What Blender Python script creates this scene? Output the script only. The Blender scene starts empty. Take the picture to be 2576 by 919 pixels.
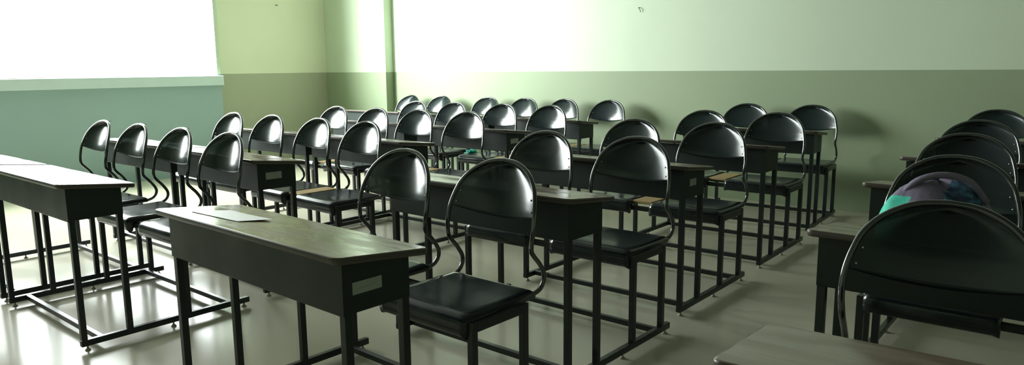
import bpy, bmesh, math, random
from mathutils import Vector, Matrix
random.seed(7)
C = bpy.context.scene.collection
SC = bpy.context.scene
SKY, GLOW, GLOW_P = 27., 70., 11.

# ------------------------------------------------------------------ materials
def newmat(name):
    m = bpy.data.materials.new(name); m.use_nodes = True
    nt = m.node_tree; b = nt.nodes['Principled BSDF']
    return m, nt, b

def pmat(name, col, rough=.5, metal=0., spec=.5, noise=0., nscale=8., rnoise=0., coat=0., bump=0., bscale=60.):
    m, nt, b = newmat(name)
    b.inputs['Base Color'].default_value = (*col, 1)
    b.inputs['Roughness'].default_value = rough
    b.inputs['Metallic'].default_value = metal
    b.inputs['Specular IOR Level'].default_value = spec
    b.inputs['Coat Weight'].default_value = coat
    tc = nt.nodes.new('ShaderNodeTexCoord')
    n = nt.nodes.new('ShaderNodeTexNoise'); n.inputs['Scale'].default_value = nscale
    n.inputs['Detail'].default_value = 5
    nt.links.new(tc.outputs['Object'], n.inputs['Vector'])
    if noise > 0:
        mx = nt.nodes.new('ShaderNodeMix'); mx.data_type = 'RGBA'
        mx.inputs[6].default_value = (*[c*(1-noise) for c in col], 1)
        mx.inputs[7].default_value = (*[min(1, c*(1+noise)) for c in col], 1)
        nt.links.new(n.outputs['Fac'], mx.inputs[0]); nt.links.new(mx.outputs[2], b.inputs['Base Color'])
    if rnoise > 0:
        mr = nt.nodes.new('ShaderNodeMapRange')
        mr.inputs[1].default_value = .35; mr.inputs[2].default_value = .65
        mr.inputs[3].default_value = max(.02, rough-rnoise); mr.inputs[4].default_value = rough+rnoise
        nt.links.new(n.outputs['Fac'], mr.inputs[0]); nt.links.new(mr.outputs[0], b.inputs['Roughness'])
    if bump > 0:
        n2 = nt.nodes.new('ShaderNodeTexNoise'); n2.inputs['Scale'].default_value = bscale
        nt.links.new(tc.outputs['Object'], n2.inputs['Vector'])
        bp = nt.nodes.new('ShaderNodeBump'); bp.inputs['Strength'].default_value = bump
        bp.inputs['Distance'].default_value = .004
        nt.links.new(n2.outputs['Fac'], bp.inputs['Height']); nt.links.new(bp.outputs[0], b.inputs['Normal'])
    return m

def wall_paint(name, up, lo, hd=1.19):
    """two coats of wall paint meeting in a straight line at dado height"""
    m, nt, b = newmat(name)
    g = nt.nodes.new('ShaderNodeNewGeometry'); sp = nt.nodes.new('ShaderNodeSeparateXYZ')
    nt.links.new(g.outputs['Position'], sp.inputs[0])
    gt = nt.nodes.new('ShaderNodeMath'); gt.operation = 'GREATER_THAN'; gt.inputs[1].default_value = hd
    nt.links.new(sp.outputs[2], gt.inputs[0])
    mx = nt.nodes.new('ShaderNodeMix'); mx.data_type = 'RGBA'
    mx.inputs[6].default_value = (*lo, 1); mx.inputs[7].default_value = (*up, 1)
    nt.links.new(gt.outputs[0], mx.inputs[0])
    n = nt.nodes.new('ShaderNodeTexNoise'); n.inputs['Scale'].default_value = 1.3; n.inputs['Detail'].default_value = 6
    nt.links.new(g.outputs['Position'], n.inputs['Vector'])
    mr = nt.nodes.new('ShaderNodeMapRange'); mr.inputs[3].default_value = .93; mr.inputs[4].default_value = 1.05
    nt.links.new(n.outputs['Fac'], mr.inputs[0])
    mu = nt.nodes.new('ShaderNodeMix'); mu.data_type = 'RGBA'; mu.blend_type = 'MULTIPLY'; mu.inputs[0].default_value = 1
    nt.links.new(mx.outputs[2], mu.inputs[6]); nt.links.new(mr.outputs[0], mu.inputs[7])
    nt.links.new(mu.outputs[2], b.inputs['Base Color'])
    b.inputs['Roughness'].default_value = .55; b.inputs['Specular IOR Level'].default_value = .3
    return m

M = {}
M['wall'] = wall_paint('wall paint', (.61, .71, .54), (.31, .38, .245))
M['wall_bay_lit'] = wall_paint('bay wall lit tone', (.86, .90, .68), (.47, .50, .36))  # lightened copy of the wall paint: the bay's extra light put into its colour
M['wall_win_glare'] = wall_paint('window wall glare tint', (.61, .71, .54), (.35, .48, .47))  # lower tone carries the teal lens glare from the window, painted in
M['sill'] = pmat('sill paint', (.62, .76, .74), .5, noise=.05)
M['ceiling'] = pmat('ceiling paint', (.25, .25, .23), .8, noise=.04)
M['floor'] = pmat('polished floor', (.60, .575, .46), .21, spec=.09, noise=.06, nscale=1.5, rnoise=.06)
M['paint'] = pmat('dark enamel', (.011, .018, .019), .33, noise=.25, nscale=5, rnoise=.06)
M['box'] = pmat('dark box enamel', (.017, .026, .024), .42, spec=.35, noise=.25, nscale=4, rnoise=.08)
M['edge'] = pmat('brown edge band', (.075, .062, .050), .38, noise=.2)
M['tube'] = pmat('black gloss tube', (.014, .019, .019), .12, spec=1.0, noise=.2, coat=.8)
M['seat'] = pmat('black gloss seat', (.010, .017, .019), .20, spec=.55, noise=.25, nscale=5, rnoise=.07)
M['foot'] = pmat('pale plastic foot', (.45, .42, .32), .6, noise=.2, nscale=30)
M['board'] = pmat('plywood filler board', (.46, .33, .15), .45, noise=.18, nscale=14, rnoise=.1)
M['plate'] = pmat('number plate card', (.33, .36, .32), .5, noise=.12, nscale=30)
M['ink'] = pmat('ink', (.03, .03, .03), .6)
M['paper'] = pmat('paper', (.92, .92, .92), .5, noise=.02)
M['hook'] = pmat('rusty iron', (.05, .045, .03), .5, noise=.3)
M['cord'] = pmat('brown cord', (.25, .13, .06), .7, noise=.3)
M['teal'] = pmat('teal cloth', (.03, .55, .45), .7, noise=.3, nscale=20)
M['rivet'] = pmat('rivet steel', (.6, .6, .6), .25, metal=1)

# laminate top: dull brown grey with grain and wiped smudges that are a little glossier
def laminate():
    m, nt, b = newmat('table laminate')
    tc = nt.nodes.new('ShaderNodeTexCoord'); mp = nt.nodes.new('ShaderNodeMapping')
    mp.inputs['Scale'].default_value = (2.2, 26, 8)
    nt.links.new(tc.outputs['Object'], mp.inputs[0])
    n = nt.nodes.new('ShaderNodeTexNoise'); n.inputs['Scale'].default_value = 2.2; n.inputs['Detail'].default_value = 6
    nt.links.new(mp.outputs[0], n.inputs['Vector'])
    cr = nt.nodes.new('ShaderNodeValToRGB')
    cr.color_ramp.elements[0].position = .3; cr.color_ramp.elements[0].color = (.215, .165, .128, 1)
    cr.color_ramp.elements[1].position = .7; cr.color_ramp.elements[1].color = (.26, .20, .156, 1)
    nt.links.new(n.outputs['Fac'], cr.inputs[0]); nt.links.new(cr.outputs[0], b.inputs['Base Color'])
    n2 = nt.nodes.new('ShaderNodeTexNoise'); n2.inputs['Scale'].default_value = 7; n2.inputs['Detail'].default_value = 5
    mp2 = nt.nodes.new('ShaderNodeMapping'); mp2.inputs['Scale'].default_value = (.7, 2.4, 1)
    nt.links.new(tc.outputs['Object'], mp2.inputs[0]); nt.links.new(mp2.outputs[0], n2.inputs['Vector'])
    mr = nt.nodes.new('ShaderNodeMapRange'); mr.inputs[1].default_value = .42; mr.inputs[2].default_value = .6
    mr.inputs[3].default_value = .14; mr.inputs[4].default_value = .27
    nt.links.new(n2.outputs['Fac'], mr.inputs[0]); nt.links.new(mr.outputs[0], b.inputs['Roughness'])
    b.inputs['Specular IOR Level'].default_value = .5
    return m
M['top'] = laminate()

def smoked():
    """smoked glossy back shell: mostly black, lets a little of what is behind through"""
    m, nt, b = newmat('smoked back shell')
    b.inputs['Base Color'].default_value = (.012, .021, .023, 1)
    b.inputs['Roughness'].default_value = .19; b.inputs['Specular IOR Level'].default_value = .5
    tr = nt.nodes.new('ShaderNodeBsdfTransparent'); tr.inputs[0].default_value = (.72, .85, .84, 1)
    mx = nt.nodes.new('ShaderNodeMixShader'); mx.inputs[0].default_value = .13
    out = nt.nodes['Material Output']
    nt.links.new(b.outputs[0], mx.inputs[1]); nt.links.new(tr.outputs[0], mx.inputs[2]); nt.links.new(mx.outputs[0], out.inputs[0])
    return m
M['shell'] = smoked()

def pane():
    m, nt, b = newmat('window glass')
    nt.nodes.remove(b)
    tr = nt.nodes.new('ShaderNodeBsdfTransparent'); gl = nt.nodes.new('ShaderNodeBsdfGlossy'); gl.inputs['Roughness'].default_value = .02
    mx = nt.nodes.new('ShaderNodeMixShader'); mx.inputs[0].default_value = .05
    nt.links.new(tr.outputs[0], mx.inputs[1]); nt.links.new(gl.outputs[0], mx.inputs[2])
    nt.links.new(mx.outputs[0], nt.nodes['Material Output'].inputs[0])
    return m
M['pane'] = pane()

# ------------------------------------------------------------------ mesh helpers
def finish(name, bm, mat, parent=None, smooth=False, bevel=0., seg=2):
    me = bpy.data.meshes.new(name)
    bmesh.ops.recalc_face_normals(bm, faces=bm.faces)
    bm.to_mesh(me); bm.free()
    o = bpy.data.objects.new(name, me); C.objects.link(o)
    mats = mat if isinstance(mat, (list, tuple)) else [mat]
    for k in mats: me.materials.append(M[k])
    if smooth:
        for p in me.polygons: p.use_smooth = True
    if bevel > 0:
        md = o.modifiers.new('bevel', 'BEVEL'); md.width = bevel; md.segments = seg; md.limit_method = 'ANGLE'
        for p in me.polygons: p.use_smooth = True
        md.harden_normals = True
    if parent: o.parent = parent
    return o

def box(bm, a, b, mi=0):
    vs = [bm.verts.new((x, y, z)) for x in (a[0], b[0]) for y in (a[1], b[1]) for z in (a[2], b[2])]
    for f in ((0,1,3,2),(4,6,7,5),(0,4,5,1),(2,3,7,6),(0,2,6,4),(1,5,7,3)):
        fc = bm.faces.new([vs[i] for i in f]); fc.material_index = mi
    return vs

def prism(bm, pts, axis, a, b, mi=0):
    """closed polygon pts (2-D) swept along axis from a to b"""
    def mk(p, t):
        return {0: (t, p[0], p[1]), 1: (p[0], t, p[1]), 2: (p[0], p[1], t)}[axis]
    v0 = [bm.verts.new(mk(p, a)) for p in pts]; v1 = [bm.verts.new(mk(p, b)) for p in pts]
    n = len(pts)
    for i in range(n):
        f = bm.faces.new((v0[i], v0[(i+1) % n], v1[(i+1) % n], v1[i])); f.material_index = mi
    bm.faces.new(v0).material_index = mi; bm.faces.new(v1[::-1]).material_index = mi

def smooth_path(pts, sub=4, closed=False):
    P = [Vector(p) for p in pts]; out = []
    n = len(P)
    for i in range(n-1):
        p0 = P[max(i-1, 0)]; p1 = P[i]; p2 = P[i+1]; p3 = P[min(i+2, n-1)]
        for k in range(sub):
            t = k/sub
            out.append(.5*((2*p1)+(-p0+p2)*t+(2*p0-5*p1+4*p2-p3)*t*t+(-p0+3*p1-3*p2+p3)*t**3))
    out.append(P[-1])
    return out

def tube(bm, pts, r, n=10):
    P = [Vector(p) for p in pts]; rings = []
    up = Vector((0, 0, 1)); T0 = (P[1]-P[0]).normalized()
    N = T0.orthogonal().normalized()
    for i, p in enumerate(P):
        T = (P[min(i+1, len(P)-1)]-P[max(i-1, 0)]).normalized()
        N = (N-T*N.dot(T)).normalized(); B = T.cross(N)
        rings.append([bm.verts.new(p+r*(math.cos(2*math.pi*k/n)*N+math.sin(2*math.pi*k/n)*B)) for k in range(n)])
    for a, b in zip(rings, rings[1:]):
        for k in range(n): bm.faces.new((a[k], a[(k+1) % n], b[(k+1) % n], b[k]))
    bm.faces.new(rings[0][::-1]); bm.faces.new(rings[-1])

def lathe(bm, prof, cx, cy, n=12, mi=0):
    rings = [[bm.verts.new((cx+r*math.cos(2*math.pi*k/n), cy+r*math.sin(2*math.pi*k/n), z)) for k in range(n)] for r, z in prof]
    for a, b in zip(rings, rings[1:]):
        for k in range(n): bm.faces.new((a[k], a[(k+1) % n], b[(k+1) % n], b[k])).material_index = mi
    bm.faces.new(rings[0][::-1]).material_index = mi; bm.faces.new(rings[-1]).material_index = mi

def tag(o, label=None, cat=None, group=None, kind=None):
    if label: o['label'] = label
    if cat: o['category'] = cat
    if group: o['group'] = group
    if kind: o['kind'] = kind
    return o
def struct(name, bm, mat, **k): return tag(finish(name, bm, mat, **k), kind='structure')

# ------------------------------------------------------------------ room
XW, YF, XR, YB, ZC = -8.61, 6.4675, 5.6, -4.6, 3.5
XP = -8.36                    # face of the window wall, a little proud of the corner bay
YP = 4.607                    # where it ends
ZS, ZH = 1.172, 3.15          # sill and head of the window
YW0, YW1 = .40, 4.56
bm = bmesh.new(); box(bm, (XW-.5, YB-.2, -.15), (XR+.2, YF+.2, 0)); struct('floor', bm, 'floor')
bm = bmesh.new(); box(bm, (XW-.5, YB-.2, ZC), (XR+.2, YF+.2, ZC+.15)); struct('ceiling', bm, 'ceiling')
bm = bmesh.new(); box(bm, (XW-.3, YF, 0), (XR+.2, YF+.2, ZC)); struct('wall_far', bm, 'wall')
bm = bmesh.new(); box(bm, (XW, 6.334, 0), (-7.337, YF, ZC)); struct('wall_corner_column', bm, 'wall')
bm = bmesh.new(); box(bm, (XW-.3, YP, 0), (XW, YF, ZC)); struct('wall_left_bay', bm, 'wall_bay_lit')
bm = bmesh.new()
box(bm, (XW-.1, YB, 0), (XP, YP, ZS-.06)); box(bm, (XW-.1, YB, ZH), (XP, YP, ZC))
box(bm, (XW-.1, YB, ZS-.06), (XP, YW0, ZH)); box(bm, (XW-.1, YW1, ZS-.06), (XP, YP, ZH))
struct('wall_left', bm, 'wall_win_glare')
bm = bmesh.new(); box(bm, (XR, YB, 0), (XR+.2, YF, ZC)); struct('wall_right', bm, 'wall')
bm = bmesh.new(); box(bm, (XW-.3, YB-.2, 0), (XR+.2, YB, ZC)); struct('wall_back', bm, 'wall')
bm = bmesh.new()
prism(bm, [(XW-.1, ZS-.06), (XW-.1, ZS), (XP+.055, ZS), (XP+.06, ZS-.006), (XP+.06, 1.056), (XP+.0005, 1.056), (XP+.0005, ZS-.06)], 1, YB+.01, YP)
struct('trim_1', bm, 'sill', bevel=.004)
bm = bmesh.new(); box(bm, (XW-.06, YW0, ZS), (XW-.054, YW1, ZH)); w = struct('window_1', bm, 'pane')

# ------------------------------------------------------------------ the double desk (desk and two seats on one welded frame)
L = .978
YL = (0., .198, .478, .732)   # leg positions front to back
TOPF, TOPR = .767, .733       # tabletop height at front and at the students' edge
def ztop(y): return TOPF+(TOPR-TOPF)*(y+.055)/.324

def rounded_rect(x0, y0, x1, y1, r, n=6):
    out = []
    for cx, cy, a0 in ((x1-r, y0+r, -90), (x1-r, y1-r, 0), (x0+r, y1-r, 90), (x0+r, y0+r, 180)):
        for k in range(n+1):
            a = math.radians(a0+90*k/n); out.append((cx+r*math.cos(a), cy+r*math.sin(a)))
    return out

def part_leg(x, y, z1, root):
    bm = bmesh.new(); w = .0125
    box(bm, (x-w, y-w, .0225), (x+w, y+w, z1))
    return finish('leg', bm, 'paint', root, bevel=.002)

LOOP = [(.190, .50, .434), (.190, .60, .434), (.190, .74, .434), (.194, .80, .437), (.203, .845, .449), (.205, .870, .475), (.207, .872, .505),
        (.208, .848, .545), (.207, .815, .582), (.2075, .800, .606), (.2115, .801, .645), (.2125, .809, .69), (.2075, .819, .73),
        (.197, .833, .77), (.181, .850, .81), (.152, .868, .845), (.114, .884, .872), (.062, .896, .8925), (0, .901, .899)]
UP = [(a[0], a[1], a[2]) for a in LOOP[9:]]
def loop_w(z):
    if z <= UP[0][2]: return UP[0][0]
    for a, b in zip(UP, UP[1:]):
        if a[2] <= z <= b[2]:
            t = (z-a[2])/(b[2]-a[2]); return a[0]+(b[0]-a[0])*t
    return .001
def loop_v(z):
    for a, b in zip(UP, UP[1:]):
        if a[2] <= z <= b[2]:
            t = (z-a[2])/(b[2]-a[2]); return a[1]+(b[1]-a[1])*t
    return UP[-1][1] if z > .8 else UP[0][1]
def loop_top(u):
    u = abs(u)
    for a, b in zip(UP[1:], UP[2:]):
        if b[0] <= u <= a[0]:
            t = (a[0]-u)/(a[0]-b[0]); return a[2]+(b[2]-a[2])*t
    return UP[1][2]

def part_back(cx, root):
    half = smooth_path(LOOP, 4)
    pts = [(cx+p.x, p.y, p.z) for p in half]+[(cx-p.x, p.y, p.z) for p in half[-2::-1]]
    bm = bmesh.new(); tube(bm, pts, .0086, 12)
    fr = finish('backrest_frame', bm, 'tube', root, smooth=True)
    bm = bmesh.new(); NU, NV = 28, 16; W = .2085
    def surf(u, s):
        zb = .692+.030*(u/W)**2
        zt = max(loop_top(u), zb+.004)
        z = zb+(zt-zb)*s
        wz = max(loop_w(z), abs(u)+1e-4)
        d = max(0, 1-(u/wz)**2)
        return Vector((cx+u, loop_v(z)+.046*d*(1-.15*s)-.001, z))
    g = [[bm.verts.new(surf(W*math.sin(math.pi/2*(2*i/NU-1)), j/NV)) for j in range(NV+1)] for i in range(NU+1)]
    for i in range(NU):
        for j in range(NV): bm.faces.new((g[i][j], g[i+1][j], g[i+1][j+1], g[i][j+1]))
    sh = finish('backrest', bm, ['shell'], fr, smooth=True)
    md = sh.modifiers.new('thick', 'SOLIDIFY'); md.thickness = .003; md.offset = 0
    for sx in (-1, 1):
        for z in (.735, .775):
            bm = bmesh.new(); u = sx*(loop_w(z)-.02); zb = .692+.030*(u/W)**2
            y = surf(u, (z-zb)/(loop_top(u)-zb)).y
            bmesh.ops.create_uvsphere(bm, u_segments=10, v_segments=6, radius=.004, matrix=Matrix.Translation((cx+u, y-.002, z)))
            finish('rivet', bm, 'rivet', fr, smooth=True)
    return fr

def part_seat(x0, x1, root):
    """pressed sheet seat: rolled front lip, slightly dished, short skirt"""
    bm = bmesh.new()
    prof = [(.468, .384), (.457, .390), (.4505, .408), (.4500, .428), (.455, .444), (.467, .4555), (.486, .4600), (.53, .4595), (.60, .4575), (.70, .4565), (.78, .4575), (.808, .4575), (.813, .453), (.813, .440)]
    prof = [(p.x, p.y) for p in smooth_path([(a, b, 0) for a, b in prof], 3)]
    NX = 20; cols = []
    for i in range(NX+1):
        t = 2*i/NX-1; x = (x0+x1)/2+(x1-x0)/2*t
        e = max(0, abs(t)-.9)/.1
        c = []
        for (y, z) in prof:
            dz = -.004*(1-t*t)*math.sin(math.pi*min(1, max(0, (y-.45)/.363)))
            c.append(bm.verts.new((x, y, z+dz-.006*e*e)))
        cols.append(c)
    for a, b in zip(cols, cols[1:]):
        for j in range(len(prof)-1): bm.faces.new((a[j], b[j], b[j+1], a[j+1]))
    for c in (cols[0], cols[-1]):          # closed ends
        x = c[5].co.x
        low = [bm.verts.new((x, .808, .432)), bm.verts.new((x, .52, .432)), bm.verts.new((x, .498, .426)), bm.verts.new((x, .486, .405)), bm.verts.new((x, .480, .386))]
        bm.faces.new(list(c)+low)
    o = finish('seat', bm, 'seat', root, smooth=True)
    md = o.modifiers.new('thick', 'SOLIDIFY'); md.thickness = .003; md.offset = -1
    return o

def make_desk():
    root = bpy.data.objects.new('school_desk', None); C.objects.link(root)
    # tabletop, sloping down to the sitters
    bm = bmesh.new(); th = .022
    poly = rounded_rect(-.043, -.055, L+.043, .269, .028)
    r = .006
    layers = []
    for off, dz in ((.006, 0), (.0015, -.0015), (0, -.005), (0, -.014), (.003, -.020)):
        pl = rounded_rect(-.043+off, -.055+off, L+.043-off, .269-off, .024-off*.6)
        layers.append([bm.verts.new((x, y, ztop(y)+dz)) for x, y in pl])
    n = len(poly)
    for a, b in zip(layers, layers[1:]):
        for k in range(n):
            f = bm.faces.new((a[k], a[(k+1) % n], b[(k+1) % n], b[k])); f.smooth = True; f.material_index = 0 if a is layers[0] else 1
    bm.faces.new(layers[0]); bm.faces.new(layers[-1][::-1]).material_index = 1
    finish('tabletop', bm, ['top', 'edge'], root)
    # book box: front board, two ends, floor, open towards the sitters
    bm = bmesh.new(); zb = .597
    prism(bm, [(-.0165, zb-.002), (-.0125, zb-.006), (-.0125, ztop(-.0125)-.022), (-.0165, ztop(-.0165)-.022)], 0, -.0135, L+.0135)
    for x in (-.0135, L+.0105):
        prism(bm, [(-.0125, zb), (.2115, zb), (.2115, ztop(.21)-.0225), (-.0125, ztop(-.0125)-.0225)], 0, x, x+.003)
    box(bm, (.0125, -.0125, zb+.001), (L-.0125, .205, zb+.004)); 
    box(bm, (.0125, .195, zb+.004), (L-.0125, .198, zb+.022))
    finish('book_box', bm, 'box', root, bevel=.001)
    for x in (0, L):
        part_leg(x, YL[0], ztop(0)-.0245, root); part_leg(x, YL[1], ztop(.198)-.0245, root)
        part_leg(x, YL[2], .438, root); part_leg(x, YL[3], .438, root)
    for x in (0, L):
        bm = bmesh.new(); box(bm, (x-.0126, -.015, .022), (x+.0126, .803, .051)); finish('floor_rail', bm, 'paint', root, bevel=.003)
    for y in (.075, .700):
        bm = bmesh.new(); box(bm, (.0127, y-.0125, .025), (L-.0127, y+.0125, .050)); finish('stretcher', bm, 'paint', root, bevel=.003)
    for y in (.500, .700):
        bm = bmesh.new(); box(bm, (.0122, y-.012, .398), (L-.0122, y+.012, .4235)); finish('seat_beam', bm, 'paint', root, bevel=.003)
    for x in (0, L):
        bm = bmesh.new(); box(bm, (x-.0120, .4905, .404), (x+.0120, .7195, .437)); finish('seat_side_rail', bm, 'paint', root, bevel=.003)
    for x in (0, L):
        for y in (.012, .40, .775):
            bm = bmesh.new()
            lathe(bm, [(.012, 0), (.0125, .003), (.009, .007), (.0045, .010), (.004, .023)], x, y)
            finish('levelling_foot', bm, 'foot', root, smooth=True)
    part_seat(.013, .412, root); part_seat(.546, .965, root)
    part_back(.200, root); part_back(.750, root)
    bm = bmesh.new(); box(bm, (.412, .50, .442), (.538, .785, .456)); finish('filler_board', bm, 'board', root, bevel=.0015)
    return root

def kids(o): return [c for c in bpy.data.objects if c.parent == o]
def copy_tree(o, parent=None, tree=None):
    c = o.copy(); C.objects.link(c); c.parent = parent
    for ch, sub in tree: copy_tree(ch, c, sub)
    return c
def tree_of(o): return [(k, tree_of(k)) for k in kids(o)]

proto = make_desk(); PT = tree_of(proto)
UN = [  # key, x, y, turn, label, number plate
 ('A', -2.488, 1.162, -.027, 'black double school desk in front, white paper sheet lying on its tabletop', 1),
 ('B', -2.492, 2.181, -.014, 'black double school desk directly behind the one with the white paper sheet', 0),
 ('C', -2.536, 3.205, -.005, 'black double school desk on the aisle with a small square plate on its end', 2),
 ('D', -2.545, 4.287, .004, 'black double desk on the aisle, one in front of the desk by the far wall', 0),
 ('E', -2.607, 5.376, .05, 'black double school desk on the aisle, its chair backs shading the far wall', 0),
 ('F', -4.419, 1.160, -.005, 'glaring white-topped double desk without papers, beside the window, nearer of two end to end', 0),
 ('G', -5.530, 1.160, 0., 'sunlit double desk closest to the window wall, tabletop cut by the picture edge', 0),
 ('P', -4.470, 2.150, -.05, 'double school desk with a long grey plate on its end, behind the glaring white desk', 1),
 ('Pb', -5.560, 2.150, 0., 'white-lit double desk end to end with the desk bearing a long plate, window side', 0),
 ('Q', -4.540, 3.200, 0., 'double school desk in the third row, middle block, between plated desks in front and behind', 0),
 ('Qb', -5.620, 3.200, 0., 'third-row double desk at the window end, its chair backs mirroring the window', 0),
 ('R', -4.550, 4.280, 0., 'double school desk with a teal cloth lying on one of its seats', 1),
 ('Rb', -5.720, 4.280, 0., 'fourth-row double desk on the window side of the one holding the teal cloth', 0),
 ('S', -4.620, 5.380, 0., 'last-row double school desk, aisle end of the three along the far wall', 0),
 ('Sb', -5.700, 5.380, 0., 'last-row double school desk, middle one of the three along the far wall', 0),
 ('Sc', -6.990, 5.370, 0., 'last-row double school desk beside the wall column in the far corner', 0),
 ('R0', -.425, 1.125, .06, 'dim double desk in the lower right corner, big black chair back rising behind it', 0),
 ('R1', -.605, 2.185, 0., 'dark double desk across the aisle with a purple and teal bag on top', 0),
 ('R2', -.700, 3.190, 0., 'dark double desk across the aisle, directly behind the desk holding the bag', 0),
 ('R3', -.765, 4.190, 0., 'dark double desk across the aisle, second behind the desk holding the bag', 0),
 ('R4', -.800, 5.400, 0., 'dark double school desk across the aisle against the far wall', 0),
]
plate_pos = {1: (.014, .112, .648, .682), 2: (.047, .116, .655, .690)}
roots = {}
for key, x, y, a, lab, plate in UN:
    r = proto if key == 'A' else copy_tree(proto, None, PT)
    r.location = (x, y, 0); r.rotation_euler = (0, 0, a)
    tag(r, lab, 'school desk', 'double school desks standing in rows')
    roots[key] = r
# on these desks the wooden filler between the seats is missing
for key in ('F', 'G', 'R0', 'A'):
    for ch in kids(roots[key]):
        if ch.name.startswith('filler_board'): bpy.data.objects.remove(ch)
for key, x, y, a, lab, plate in UN:
    if plate:
        y0, y1, z0, z1 = plate_pos[plate]; r = roots[key]
        if key in 'PR': y0, y1, z0, z1 = .031, .125, .651, .689
        X = L+.0136
        bm = bmesh.new(); box(bm, (X, y0, z0), (X+.0012, y1, z1))
        o = finish('number_plate', bm, 'plate', r)
        if plate == 1 and key == 'A':      # faint pen stroke across the plate
            bm = bmesh.new(); prism(bm, [(y0+.012, z0+.013), (y0+.050, z0+.0165), (y1-.022, z0+.0175), (y0+.05, z0+.0158)], 0, X+.0012, X+.0016)
            finish('pen_stroke', bm, 'ink', o)
        o['label'] = 'pale number plate'

# ------------------------------------------------------------------ loose things
def local(key, u, v, z):
    r = roots[key]; a = r.rotation_euler.z
    return Vector((r.location.x+math.cos(a)*u-math.sin(a)*v, r.location.y+math.sin(a)*u+math.cos(a)*v, z))
def sheet(name, key, quad, zf, label, lift=.0012, curl=0.):
    bm = bmesh.new(); N = 10
    q = [Vector(p) for p in quad]; top, bot = [], []
    for i in range(N+1):
        ra, rb = [], []
        for j in range(N+1):
            s, t = i/N, j/N
            p = q[0]*(1-s)*(1-t)+q[1]*s*(1-t)+q[2]*s*t+q[3]*(1-s)*t
            z = zf(p.y)+lift+curl*(s**3)*t
            w = local(key, p.x, p.y, z)
            ra.append(bm.verts.new(w+Vector((0, 0, .0008)))); rb.append(bm.verts.new(w))
        top.append(ra); bot.append(rb)
    for i in range(N):
        for j in range(N):
            bm.faces.new((top[i][j], top[i+1][j], top[i+1][j+1], top[i][j+1])); bm.faces.new((bot[i][j], bot[i][j+1], bot[i+1][j+1], bot[i+1][j]))
    for i in range(N):
        bm.faces.new((top[i][0], bot[i][0], bot[i+1][0], top[i+1][0])); bm.faces.new((top[i][N], top[i+1][N], bot[i+1][N], bot[i][N]))
        bm.faces.new((top[0][i], top[0][i+1], bot[0][i+1], bot[0][i])); bm.faces.new((top[N][i], bot[N][i], bot[N][i+1], top[N][i+1]))
    return tag(finish(name, bm, 'paper'), label, 'paper')
sheet('paper_sheet', 'A', [(.079, .017), (.357, .041), (.385, .150), (.105, .150)], ztop, 'white sheet of paper lying flat on the front desk', curl=.004)

# cloth on a seat
def lump(name, mat, c, size, seed, flat=.3, rough=.25, sub=4):
    rnd = random.Random(seed); bm = bmesh.new()
    bmesh.ops.create_icosphere(bm, subdivisions=sub, radius=1)
    from mathutils import noise
    for v in bm.verts:
        p = v.co.copy(); n = noise.noise(p*1.7+Vector((seed, 0, 0)))*rough+noise.noise(p*4.1+Vector((0, seed, 0)))*rough*.45
        p *= 1+n
        v.co = Vector((c[0]+p.x*size[0], c[1]+p.y*size[1], c[2]+max(p.z, -flat)*size[2]+flat*size[2]))
    return finish(name, bm, mat, smooth=True)
c = local('R', .03, .60, .4605)
tag(lump('cloth_rag', 'teal', (c.x+.02, c.y, .4615), (.05, .05, .022), 3.3, rough=.5), 'small crumpled teal cloth on a black seat in the fourth row', 'cloth')

# bag on the desk across the aisle
def cloth_print():
    m, nt, b = newmat('printed bag cloth')
    tc = nt.nodes.new('ShaderNodeTexCoord'); n = nt.nodes.new('ShaderNodeTexNoise'); n.inputs['Scale'].default_value = 24; n.inputs['Detail'].default_value = 8
    n.inputs['Distortion'].default_value = 1.2
    nt.links.new(tc.outputs['Object'], n.inputs['Vector'])
    cr = nt.nodes.new('ShaderNodeValToRGB'); e = cr.color_ramp.elements
    e[0].position = .42; e[0].color = (.015, .03, .07, 1); e[1].position = .68; e[1].color = (.25, .42, .55, 1)
    x = e.new(.55); x.color = (.05, .14, .24, 1)
    nt.links.new(n.outputs['Fac'], cr.inputs[0]); nt.links.new(cr.outputs[0], b.inputs['Base Color']); b.inputs['Roughness'].default_value = .7
    return m
M['print'] = cloth_print()
M['purple'] = pmat('dark purple cloth', (.19, .16, .24), .7, noise=.3, nscale=12, bump=.4)
M['tealbag'] = pmat('teal cloth patch', (.05, .62, .45), .7, noise=.45, nscale=40)
def make_bag(cx, cy, cz, L2, W2, H):
    from mathutils import noise
    bm = bmesh.new(); NU, NV = 48, 20
    rows = []
    for j in range(NV+1):
        t = j/NV; ph = t*math.pi/2
        ring = []
        for i in range(NU):
            a = 2*math.pi*i/NU
            ca, sa = math.cos(a), math.sin(a)
            rx = L2*(1-.05*t)*math.copysign(abs(ca)**.75, ca); ry = W2*math.copysign(abs(sa)**.8, sa)
            k = math.cos(ph)**.7
            fold = 1+.05*math.sin(7*a+2*t)*t+.09*noise.noise(Vector((ca*2, sa*2, t*3)))
            ring.append(bm.verts.new((cx+rx*k*fold, cy+ry*k*fold, ztop(cy+ry*k*fold-2.185)+.001+H*math.sin(ph)*(1+.12*noise.noise(Vector((rx*9, ry*9, 4)))))))
        rows.append(ring)
    for a_, b_ in zip(rows, rows[1:]):
        for i in range(NU):
            f = bm.faces.new((a_[i], a_[(i+1) % NU], b_[(i+1) % NU], b_[i]))
            x = f.calc_center_median().x-cx-.25*(f.calc_center_median().z-cz)
            if x < -.62*L2 and f.calc_center_median().z < cz+.80*H: f.material_index = 1
            elif -.1*L2 < x < .55*L2: f.material_index = 2
    bm.faces.new(rows[0][::-1])
    bmesh.ops.remove_doubles(bm, verts=bm.verts, dist=1e-5)
    return finish('cloth_bag', bm, ['purple', 'tealbag', 'print'], smooth=True)
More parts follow.
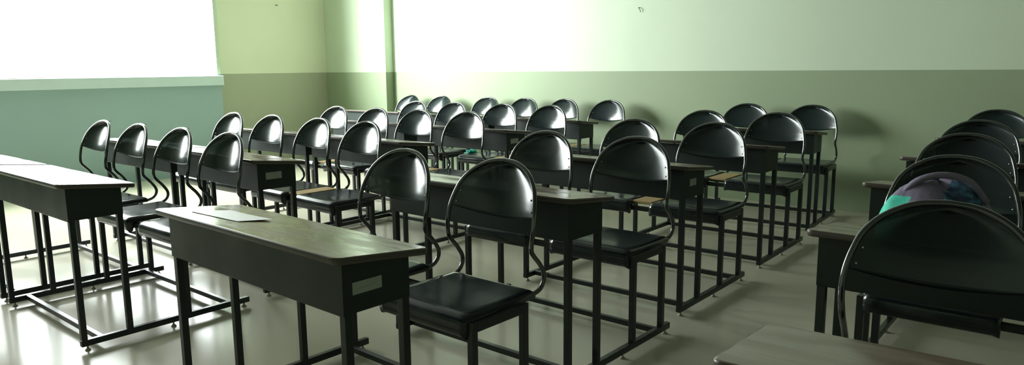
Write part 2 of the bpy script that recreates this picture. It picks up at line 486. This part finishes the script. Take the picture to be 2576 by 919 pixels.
bag = make_bag(-.335, 2.245, .7475, .150, .085, .165)
tag(bag, 'soft purple cloth bag with teal and blue printed panels on a dark desk', 'bag')
bm = bmesh.new(); tube(bm, smooth_path([(-.42, 2.21, .875), (-.38, 2.20, .925), (-.32, 2.21, .945), (-.26, 2.22, .93), (-.22, 2.23, .875)], 5), .009, 8)
o = finish('strap', bm, 'purple', bag, smooth=True)

# wall hook, small nail, cord by the window, wire on the sill
def ray_wall_hook(name, p, pts, r, mat, label, cat):
    bm = bmesh.new(); tube(bm, smooth_path([Vector(p)+Vector(q) for q in pts], 4), r, 8)
    return tag(finish(name, bm, mat, smooth=True), label, cat)
ray_wall_hook('wall_hook', (-3.66, YF, 1.79), [(-.010, -.000, .022), (-.010, -.018, .020), (.002, -.020, .010), (.010, -.018, -.008), (.008, -.010, -.020)], .0032, 'hook', 'tiny dark hook stuck high in the bright far wall', 'hook')
ray_wall_hook('wall_nail', (XW, 5.585, 2.08), [(0, -.012, .006), (.016, -.010, -.006), (.018, .002, -.010), (.016, .012, -.004), (0.0, .013, .006)], .003, 'hook', 'small bent nail in the wall bay between window and corner', 'nail')
bm = bmesh.new(); tube(bm, smooth_path([(XP-.02, 4.44, ZH), (XP-.02, 4.45, 2.3), (XP-.02, 4.46, 1.95), (XP-.02, 4.465, 1.82), (XP-.018, 4.475, 1.765), (XP-.02, 4.47, 1.73)], 4), .0035, 8)
tag(finish('blind_cord', bm, 'cord', smooth=True), 'thin brown cord hanging at the edge of the bright window', 'cord')
bm = bmesh.new(); tube(bm, smooth_path([(XP+.03, 2.0, ZS+.004), (XP+.03, 2.4, ZS+.004), (XP+.035, 2.8, ZS+.004), (XP+.03, 2.90, ZS+.007), (XP+.03, 2.935, ZS+.016), (XP+.03, 2.98, ZS+.007), (XP+.03, 3.3, ZS+.004), (XP+.03, 3.6, ZS+.004)], 5), .0035, 8)
tag(finish('sill_wire', bm, 'cord', smooth=True), 'thin brown wire lying along the window sill', 'wire')

# ------------------------------------------------------------------ light: bright overcast daylight through the window
w = bpy.data.worlds.new('daylight'); SC.world = w; w.use_nodes = True
nt = w.node_tree; bg = nt.nodes['Background']
# hazy white sky, brighter around the veiled sun
tc = nt.nodes.new('ShaderNodeTexCoord'); dp = nt.nodes.new('ShaderNodeVectorMath'); dp.operation = 'DOT_PRODUCT'
dp.inputs[1].default_value = Vector((-.34, -.90, .26)).normalized()
nt.links.new(tc.outputs['Generated'], dp.inputs[0])
mx0 = nt.nodes.new('ShaderNodeMath'); mx0.operation = 'MAXIMUM'; mx0.inputs[1].default_value = 0
pw = nt.nodes.new('ShaderNodeMath'); pw.operation = 'POWER'; pw.inputs[1].default_value = GLOW_P
ma = nt.nodes.new('ShaderNodeMath'); ma.operation = 'MULTIPLY_ADD'; ma.inputs[1].default_value = GLOW; ma.inputs[2].default_value = SKY
nt.links.new(dp.outputs['Value'], mx0.inputs[0]); nt.links.new(mx0.outputs[0], pw.inputs[0]); nt.links.new(pw.outputs[0], ma.inputs[0])
bg.inputs[0].default_value = (.93, 1.0, .98, 1); nt.links.new(ma.outputs[0], bg.inputs[1])
pl = bpy.data.lights.new('window portal', 'AREA'); pl.shape = 'RECTANGLE'; pl.size = YW1-YW0; pl.size_y = ZH-ZS
pl.cycles.is_portal = True
po = bpy.data.objects.new('window_portal', pl); C.objects.link(po)
po.location = (XW-.07, (YW0+YW1)/2, (ZS+ZH)/2); po.rotation_euler = (math.radians(90), 0, math.radians(-90))

# ------------------------------------------------------------------ camera
f, pit, rol, yaw, H = 1813.79, -.158917, -.0091936, -.6887265, 1.241766
fw = Vector((math.sin(yaw)*math.cos(pit), math.cos(yaw)*math.cos(pit), math.sin(pit)))
r = Vector((math.cos(yaw), -math.sin(yaw), 0)); u = r.cross(fw)
r2 = r*math.cos(rol)+u*math.sin(rol); u2 = -r*math.sin(rol)+u*math.cos(rol)
cam = bpy.data.cameras.new('camera'); co = bpy.data.objects.new('camera', cam); C.objects.link(co)
mt = Matrix((r2, u2, -fw)).transposed().to_4x4(); mt.translation = Vector((0, 0, H)); co.matrix_world = mt
cam.sensor_width = 36; cam.sensor_fit = 'HORIZONTAL'; cam.lens = f/2576*36; cam.clip_start = .02
SC.camera = co
SC.view_settings.view_transform = 'Standard'; SC.view_settings.look = 'None'
SC.view_settings.exposure = 0.0; SC.view_settings.gamma = 1; SC.view_settings.use_curve_mapping = False
SC.cycles.use_denoising = True
SC.cycles.max_bounces = 14; SC.cycles.diffuse_bounces = 8; SC.cycles.transparent_max_bounces = 16
